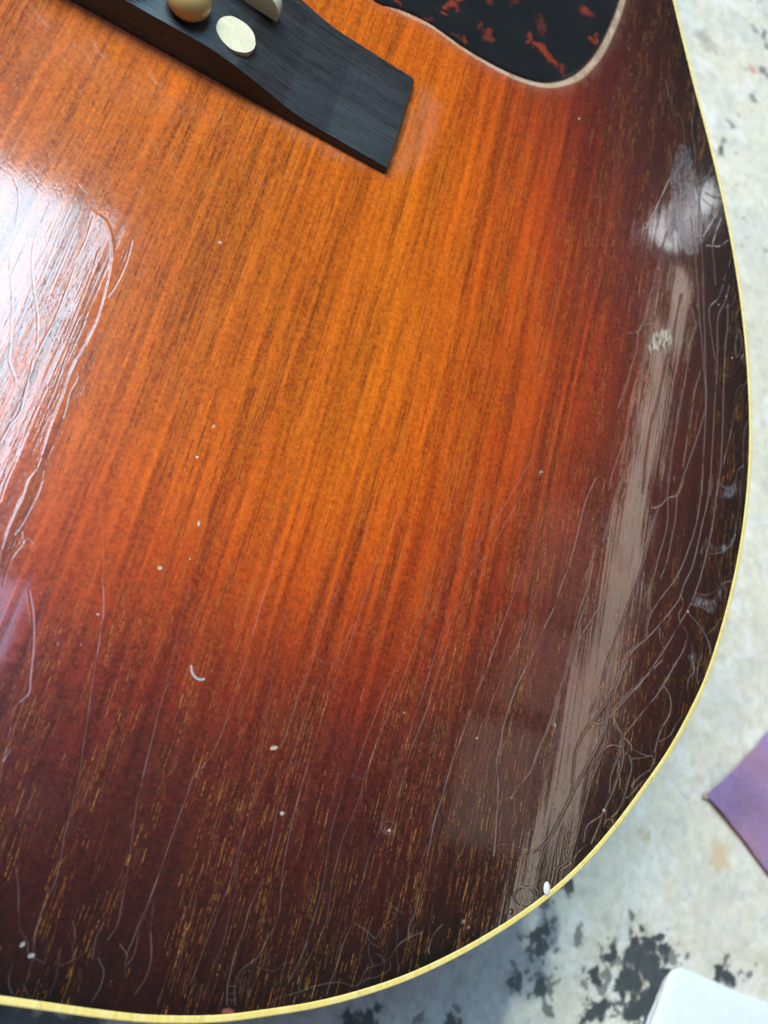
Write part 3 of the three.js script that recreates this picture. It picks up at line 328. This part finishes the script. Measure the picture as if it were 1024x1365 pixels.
{
  // rings from the sound hole out to the rim
  const SH = [0, 0.302], SR = 0.0485, NR = 96, p = [], uv = [], ix = [];
  for (let r = 0; r <= NR; r++) for (let i = 0; i <= NO; i++) {
    const o = OUT[i % NO], dx = o.x - SH[0], dv = o.y - SH[1], L = Math.hypot(dx, dv), t = 1 - Math.pow(1 - r / NR, 1.35), x = SH[0] + dx / L * lerp(SR, L, t), v = SH[1] + dv / L * lerp(SR, L, t);
    p.push(x, r === NR ? TOP : topY(x, v), -v); uv.push((x - TX0) / TXW, (v - TV0) / TVW);
  }
  for (let r = 0; r < NR; r++) for (let i = 0; i < NO; i++) { const a = r * (NO + 1) + i, b = a + 1, c = a + NO + 1, d = c + 1; ix.push(a, c, d, a, d, b); }
  const g = new THREE.BufferGeometry(); g.setAttribute('position', new THREE.Float32BufferAttribute(p, 3)); g.setAttribute('uv', new THREE.Float32BufferAttribute(uv, 2)); g.setIndex(ix); g.computeVertexNormals();
  if (g.attributes.normal.getY(50000) < 0) { for (let k = 0; k < ix.length; k += 3) { const s = ix[k + 1]; ix[k + 1] = ix[k + 2]; ix[k + 2] = s; } g.setIndex(ix); g.computeVertexNormals(); }
  mesh('soundboard', g, topMat, guitar).userData.label = 'sunburst soundboard with cracked lacquer';
}
// a strip swept along the rim: profile of [outward, y]
function sweep(profile, close) {
  const P = close ? [...profile, profile[0]] : profile;
  return grid(NO, P.length - 1, (u, w) => { const i = Math.round(u * NO) % NO, q = P[Math.round(w * (P.length - 1))], o = OUT[i], n = NRM[i]; return [o.x + n.x * q[0], q[1], -(o.y + n.y * q[0]), u * 60, q[1] * 40 + q[0] * 100]; });
}
{
  const bt = dataTex(1024, 64, (i, j) => { const n = fbm(i * .05, j * .05, 4), s = noise(i * .25, j * .5), y = fbm(i * .03 + 40, 2, 3), g = sstep(.25, .6, fbm(i * .03 + 9, j * .09, 3)); const f = (1 + .12 * n + .04 * s) * (1 - .16 * g); return [toS(.84 * f), toS((.655 + .05 * y) * f), toS((.22 + .09 * y) * f)]; }, true);
  const bindMat = new THREE.MeshPhysicalMaterial({ map: bt, roughness: 0.34, ior: 1.5 });
  mesh('binding', toCreasedNormals(sweep([[0.00002, TOP - 0.0055], [0.00002, TOP - 0.0002], [0.00025, TOP + 0.00005], [0.00085, TOP + 0.00002], [0.00115, TOP - 0.0002], [0.0013, TOP - 0.0006], [0.0013, TOP - 0.0055]], true), 0.6), bindMat, guitar).userData.label = 'cream yellow plastic binding around the rim';
  const st = dataTex(512, 512, (i, j) => { const n = fbm(i * .01, j * .25, 4), f = 1 + .5 * n; return [toS(.042 * f), toS(.012 * f), toS(.008 * f)]; }, true);
  const sideMat = new THREE.MeshPhysicalMaterial({ map: st, roughness: 0.2, ior: 1.52 });
  mesh('body_side', toCreasedNormals(sweep([[0.0007, TOP - 0.0056], [0.0012, TOP - 0.0058], [0.0012, 0.004], [0.0008, 0.0012], [-0.002, 0.0006]]), 0.6), sideMat, guitar);
  const sh = new THREE.Shape(OUT.map((p, i) => new THREE.Vector2(p.x - NRM[i].x * .0018, p.y - NRM[i].y * .0018)));
  mesh('body_back', new THREE.ExtrudeGeometry(sh, { depth: 0.003, bevelEnabled: false }).rotateX(-Math.PI / 2).translate(0, 0.0004, 0), sideMat, guitar);
  // a white bead of glue by the binding
  const q = onTop(728, 1184); const bead = new THREE.SphereGeometry(1, 20, 14).scale(0.0007, 0.0004, 0.0012).rotateY(0.15).translate(q[0], TOP + 0.0002, -q[1]);
  mesh('glue_bead', bead, new THREE.MeshPhysicalMaterial({ color: new THREE.Color(.62, .62, .68), roughness: .25 }), guitar);
}
// --- bridge
{
  const bw = 1024, bh = 256;
  const bt = dataTex(bw, bh, (i, j) => { const n = noise(i * .02, j * .5) * .5 + noise(i * .07, j * 1.3) * .6 + fbm(i * .01, j * .06, 3) * .7 - 1.2 * sstep(.45, .8, noise(i * .09 + 3, j * .9)), f = Math.max(.2, 1 + .7 * n); return [toS(.020 * f), toS(.0215 * f), toS(.024 * f)]; }, true);
  const bb = dataTex(bw, bh, (i, j) => { const n = .5 + .22 * noise(i * .02, j * .5) + .25 * noise(i * .05, j * 1.1); return [n, n, n]; });
  const bmat = new THREE.MeshPhysicalMaterial({ map: bt, roughness: 0.42, ior: 1.5, bumpMap: bb, bumpScale: 0.00006 });
  const V0 = 0.1208, V1 = 0.1462, XE = 0.0745, base = topY(0.03, 0.13);
  const h = (x) => { const a = Math.abs(x); return lerp(0.0068, 0.0023, sstep(0.033, 0.058, a)) - 0.0004 * sstep(0.053, XE, a); };
  const NXB = 120, rc = 0.0009, xs = []; for (let i = 0; i <= NXB; i++) xs.push(-XE + 2 * XE * i / NXB);
  const prof = (x, inset, drop) => { const H = h(x) - drop; const a = V0 + inset, b = V1 - inset; return [[a, -0.0012], [a, H - rc], [a + rc * .3, H - rc * .3], [a + rc, H], ...Array.from({ length: 7 }, (_, k) => [lerp(a + rc, b - rc, (k + 1) / 8), H]), [b - rc, H], [b - rc * .3, H - rc * .3], [b, H - rc], [b, -0.0012]]; };
  const st = [[-XE, .0004, .0005], [-XE + .0003, .0001, .0001], ...xs.slice(1, -1).map((x) => [x, 0, 0]), [XE - .0003, .0001, .0001], [XE, .0004, .0005]];
  const np = prof(0, 0, 0).length;
  const g = grid(st.length - 1, np - 1, (u, w) => { const s = st[Math.round(u * (st.length - 1))], q = prof(...s)[Math.round(w * (np - 1))]; return [s[0], base + q[1], -q[0], (s[0] + XE) / (2 * XE), (q[0] - V0) / .026 + q[1] * 20]; });
  const caps = [st[0], st[st.length - 1]].map((s) => { const q = prof(...s), f = new THREE.Shape(q.map(([a, b]) => new THREE.Vector2(a, b))); const c = new THREE.ShapeGeometry(f), pp = c.attributes.position; for (let i = 0; i < pp.count; i++) { const a = pp.getX(i), b = pp.getY(i); pp.setXYZ(i, s[0], base + b, -a); c.attributes.uv.setXY(i, .5 + b * 10, (a - V0) / .026); } c.computeVertexNormals(); return c.toNonIndexed(); });
  const bridge = mesh('bridge', toCreasedNormals(mergeGeometries([g.toNonIndexed(), ...caps]), 0.5), bmat, guitar);
  bridge.userData.label = 'black rectangular bridge with thinned wing';
  const bone = dataTex(128, 128, (i, j) => { const n = noise(i * .05 + j * .12, j * .5 - i * .2) * .10 + fbm(i * .05, j * .05, 3) * .12, f = 1 + n; return [toS(.62 * f), toS(.56 * f), toS(.39 * f)]; }, true);
  const boneMat = new THREE.MeshPhysicalMaterial({ map: bone, roughness: .38 });
  const topB = base + .0068, pinMat = new THREE.MeshPhysicalMaterial({ color: new THREE.Color(.46, .33, .13), roughness: .28 });
  const qd = at(315, 46, topB), qs = at(372, 8, topB);
  const wobbly = () => { const c = new THREE.CylinderGeometry(.0037, .0037, .0012, 44), p = c.attributes.position; for (let i = 0; i < p.count; i++) { const a = Math.atan2(p.getZ(i), p.getX(i)), q = 1 + .05 * Math.sin(2 * a + .7) + .012 * Math.sin(5 * a) + .006 * Math.sin(9 * a + 1); p.setX(i, p.getX(i) * q); p.setZ(i, p.getZ(i) * q); } return c; };
  for (const s of [1, -1]) mesh('inlay_dot', wobbly().translate(s * qd[0], topB - .00056, -qd[1]), boneMat, bridge);
  const qp = at(249, 9, topB + .0010);
  const pin = new THREE.LatheGeometry([[0, .0062], [.0012, .0061], [.0026, .0055], [.0036, .0043], [.0041, .0029], [.0040, .0016], [.0034, .0007], [.0029, .0003], [.0028, -.0008]].map(([a, b]) => new THREE.Vector2(a, b)), 36);
  for (let k = 0; k < 6; k++) { const x = qp[0] * (1 - k / 2.5); mesh('bridge_pin', pin.clone().translate(x, topB, -qp[1] - .0006), pinMat, bridge); }
  const sad = new THREE.Shape(); const sl = qs[0] + .0005; sad.moveTo(-sl, 0); sad.lineTo(sl, 0); sad.quadraticCurveTo(sl, .0042, sl - .006, .0046); sad.quadraticCurveTo(0, .0064, -sl + .006, .0050); sad.quadraticCurveTo(-sl, .0046, -sl, 0);
  const sg = new THREE.ExtrudeGeometry(sad, { depth: .0022, bevelEnabled: true, bevelSize: .0003, bevelThickness: .0003, bevelSegments: 2, curveSegments: 16 }).translate(0, topB - .0004, -.0011).rotateY(-.03);
  mesh('saddle', sg.translate(0, 0, -qs[1] + .0006), boneMat, bridge);
}
// --- pickguard
{
  const L = 0.0010, pts = [[500, -4], [535, 8], [575, 27], [622, 60], [680, 92], [725, 106], [761, 99], [790, 73], [810, 38], [825, 0]].map(([a, b]) => onTop(a, b, L));
  const rest = [[.1215, .225], [.118, .245], [.108, .265], [.098, .285], [.090, .305], [.080, .322], [.066, .334], [.056, .334], [.0535, .322], [.0545, .302], [.052, .280], [.045, .260], [.036, .247], [.030, .236], [.031, .222], [.036, .205], [.043, .187], [.052, .172]];
  const c = new THREE.CatmullRomCurve3([...pts, ...rest].map(([x, v]) => new THREE.Vector3(x, v, 0)), true, 'centripetal').getSpacedPoints(200);
  const sh = new THREE.Shape(c.slice(0, -1).map((p) => new THREE.Vector2(p.x, p.y)));
  const g = new THREE.ExtrudeGeometry(sh, { depth: .0007, bevelEnabled: true, bevelSize: .0003, bevelOffset: -.0003, bevelThickness: .0003, bevelSegments: 3 }).rotateX(-Math.PI / 2).translate(0, topY(.09, .2) - .0003, 0);
  const X0 = .025, XW = .10, VV = .15, VW = .19, p = g.attributes.position; for (let i = 0; i < p.count; i++) g.attributes.uv.setXY(i, (p.getX(i) - X0) / XW, (-p.getZ(i) - VV) / VW);
  // tortoise print: red-orange clouds in near black
  const blobs = []; const S = (px, py, r, ang, asp, a) => { const q = onTop(px, py, L); blobs.push([q[0], q[1], r * .00022, ang, asp, a]); };
  S(604, 5, 9, .9, 2, 1); S(592, 15, 6, .3, 1.5, .9); S(613, -2, 6, .9, 2, 1); S(532, 0, 6, .3, 2, .8); S(652, 2, 6, .2, 1.5, .6); S(643, 35, 7, 1.3, 2, .45); S(652, 47, 8, 1.2, 2.4, .6); S(705, 50, 7, 1.4, 1.6, .8); S(716, 59, 7, .4, 1.6, 1); S(727, 68, 10, -.5, 2.2, 1); S(737, 78, 9, -.6, 2, .85); S(748, 90, 9, -1, 2, .5); S(783, 16, 10, .2, 2, .75); S(792, 52, 7, 1, 2, .8); S(571, 25, 6, .5, 1.6, .6); S(607, 45, 6, 0, 1.6, .5); S(619, 53, 7, -.6, 1.8, .6); S(720, 30, 10, -1.1, 2.6, .28); S(690, 3, 8, .8, 2, .3);
  for (let k = 0; k < 60; k++) blobs.push([X0 + rnd() * XW, .205 + rnd() * .14, .001 + .003 * rnd() * rnd(), rnd() * 3, 1.2 + 1.5 * rnd(), .3 + .7 * rnd()]);
  const W = 512, Hh = 1024, tex = dataTex(W, Hh, (i, j) => {
    const x = X0 + i / W * XW, v = VV + j / Hh * VW, wx = x + .0018 * fbm(x * 500, v * 500, 3), wv = v + .0018 * fbm(x * 500 + 9, v * 500 + 4, 3); let m = 0;
    for (const b of blobs) { const dx = wx - b[0], dv = wv - b[1]; if (Math.abs(dx) > .012 || Math.abs(dv) > .012) continue; const u = (dx * Math.cos(b[3]) + dv * Math.sin(b[3])) / (b[2] * .6 * b[4]), w = (-dx * Math.sin(b[3]) + dv * Math.cos(b[3])) / (b[2] * .6); m = Math.max(m, .62 * b[5] * sstep(1.2, .25, Math.sqrt(u * u + w * w) + .5 * fbm(x * 1500, v * 1500, 2))); }
    const n = .5 + .5 * fbm(x * 180, v * 180, 3); return [toS(lerp(.0055 + .004 * n, .36, m)), toS(lerp(.007 + .005 * n, .042, m)), toS(lerp(.009 + .005 * n, .014, m))];
  }, true);
  const pg = mesh('pickguard', g, new THREE.MeshPhysicalMaterial({ map: tex, roughness: .14, ior: 1.5 }), guitar); pg.userData.label = 'near black tortoiseshell pickguard with red flecks';
}

// ---------------------------------------------------------------- cloth and paper on the counter
// a sheet with body: f(a, b) -> [x, y of its top, v]; closed with a bottom and rounded edges
function slab(n, f, thick) {
  const ed = (t) => Math.sqrt(Math.max(0, 1 - Math.pow(1 - clamp(t / .03), 2)));
  const up = grid(n, n, (a, b) => { const q = f(a, b), e = Math.min(ed(a), ed(b), ed(1 - a), ed(1 - b)); return [q[0], q[1] - thick * .5 * (1 - e), -q[2], a, b]; });
  const dn = grid(n, n, (a, b) => { const q = f(1 - a, b), e = Math.min(ed(a), ed(b), ed(1 - a), ed(1 - b)); return [q[0], Math.max(0.0002, q[1] - thick + thick * .5 * (1 - e)), -q[2], 1 - a, b]; });
  return mergeGeometries([up, dn]);
}
{
  const T = at(938, 1060, .001), U = at(1024, 972, .001), D = at(1024, 1168, .001), n1 = [U[0] - T[0], U[1] - T[1]], n2 = [D[0] - T[0], D[1] - T[1]], l1 = Math.hypot(...n1), l2 = Math.hypot(...n2), S = .17;
  const e1 = n1.map((q) => q / l1 * S), e2 = n2.map((q) => q / l2 * S);
  const f = (a, b) => { const wob = .0009 * noise(a * 9, 3), wob2 = .0009 * noise(b * 9, 8); const x = T[0] + e1[0] * a + e2[0] * b, v = T[1] + e1[1] * a + e2[1] * b; return [x + wob * .6 + wob2, .0014 + .0011 * (1 + noise(a * 6 + 2, b * 5)) + .0018 * Math.exp(-Math.pow((a - b * .6 - .16) * 11, 2)) + .0006 * noise(a * 22, b * 22), v + wob]; };
  const t = dataTex(256, 256, (i, j) => { const n = fbm(i * .02, j * .02, 4), s = noise(i * .9, j * .9), w = fbm(i * .05 + 30, j * .03, 3), k = 1 + .35 * n + .16 * s; return [toS((.28 + .07 * w) * k), toS(.165 * k), toS((.285 - .12 * w) * k)]; }, true);
  const c = mesh('polishing_cloth', slab(70, f, .0012), new THREE.MeshPhysicalMaterial({ map: t, roughness: .95, sheen: .5, sheenRoughness: .6, sheenColor: new THREE.Color(.45, .35, .6) }), scene);
  { const q = [T[0] + .0012, T[1] + .0004]; mesh('frayed_corner', new THREE.SphereGeometry(1, 14, 10).scale(.0021, .0009, .0014).rotateY(.6).translate(q[0], .0016, -q[1]), new THREE.MeshStandardMaterial({ color: new THREE.Color(.5, .36, .24), roughness: 1 }), c); }
  tag(c, 'soft purple polishing cloth lying on the granite beside the guitar', 'cloth');
}
{
  const y = .0045, T = at(900, 1287, y), U = at(1024, 1338, y), D = at(868, 1372, y), n1 = [U[0] - T[0], U[1] - T[1]], n2 = [D[0] - T[0], D[1] - T[1]], l1 = Math.hypot(...n1), l2 = Math.hypot(...n2), S = .11;
  const e1 = n1.map((q) => q / l1 * S), e2 = n2.map((q) => q / l2 * S), g = new THREE.Group(); g.name = 'paper_towel'; scene.add(g);
  tag(g, 'folded white paper towel lying on the black flecked part of the granite', 'paper towel');
  const sheet = (y0, off, th, sd) => (a, b) => { const r = .05, ca = Math.max(0, r - a), cb = Math.max(0, r - b), push = ca > 0 && cb > 0 ? Math.max(0, Math.hypot(ca, cb) - r) * .9 : 0; const aa = a + push * .7, b2 = b + push * .7; return [T[0] + off[0] + e1[0] * aa + e2[0] * b2, y0 + .0006 * (noise(a * 5 + sd, b * 5)) + .00012 * noise(a * 60, b * 60 + sd), T[1] + off[1] + e1[1] * aa + e2[1] * b2 + .0006 * noise(a * 7 + sd, 1)]; };
  const t = dataTex(256, 256, (i, j) => { const n = noise(i * .12, j * .12) * .02 + noise(i * .7, j * .7) * .03; return [toS(.76 * (1 + n)), toS(.79 * (1 + n)), toS(.82 * (1 + n))]; }, true);
  const b = dataTex(256, 256, (i, j) => { const n = .5 + .25 * Math.sin(i * .55) * Math.sin(j * .55) + .25 * noise(i * .6, j * .6); return [n, n, n]; });
  const m = new THREE.MeshPhysicalMaterial({ map: t, roughness: .95, bumpMap: b, bumpScale: .0002 });
  mesh('paper_layer', slab(60, sheet(.0021, [.0006, -.0004], .0018, 3), .0018), m, g); mesh('paper_layer', slab(60, sheet(.0046, [0, 0], .0022, 11), .0022), m, g);
}
renderer.render(scene, camera);
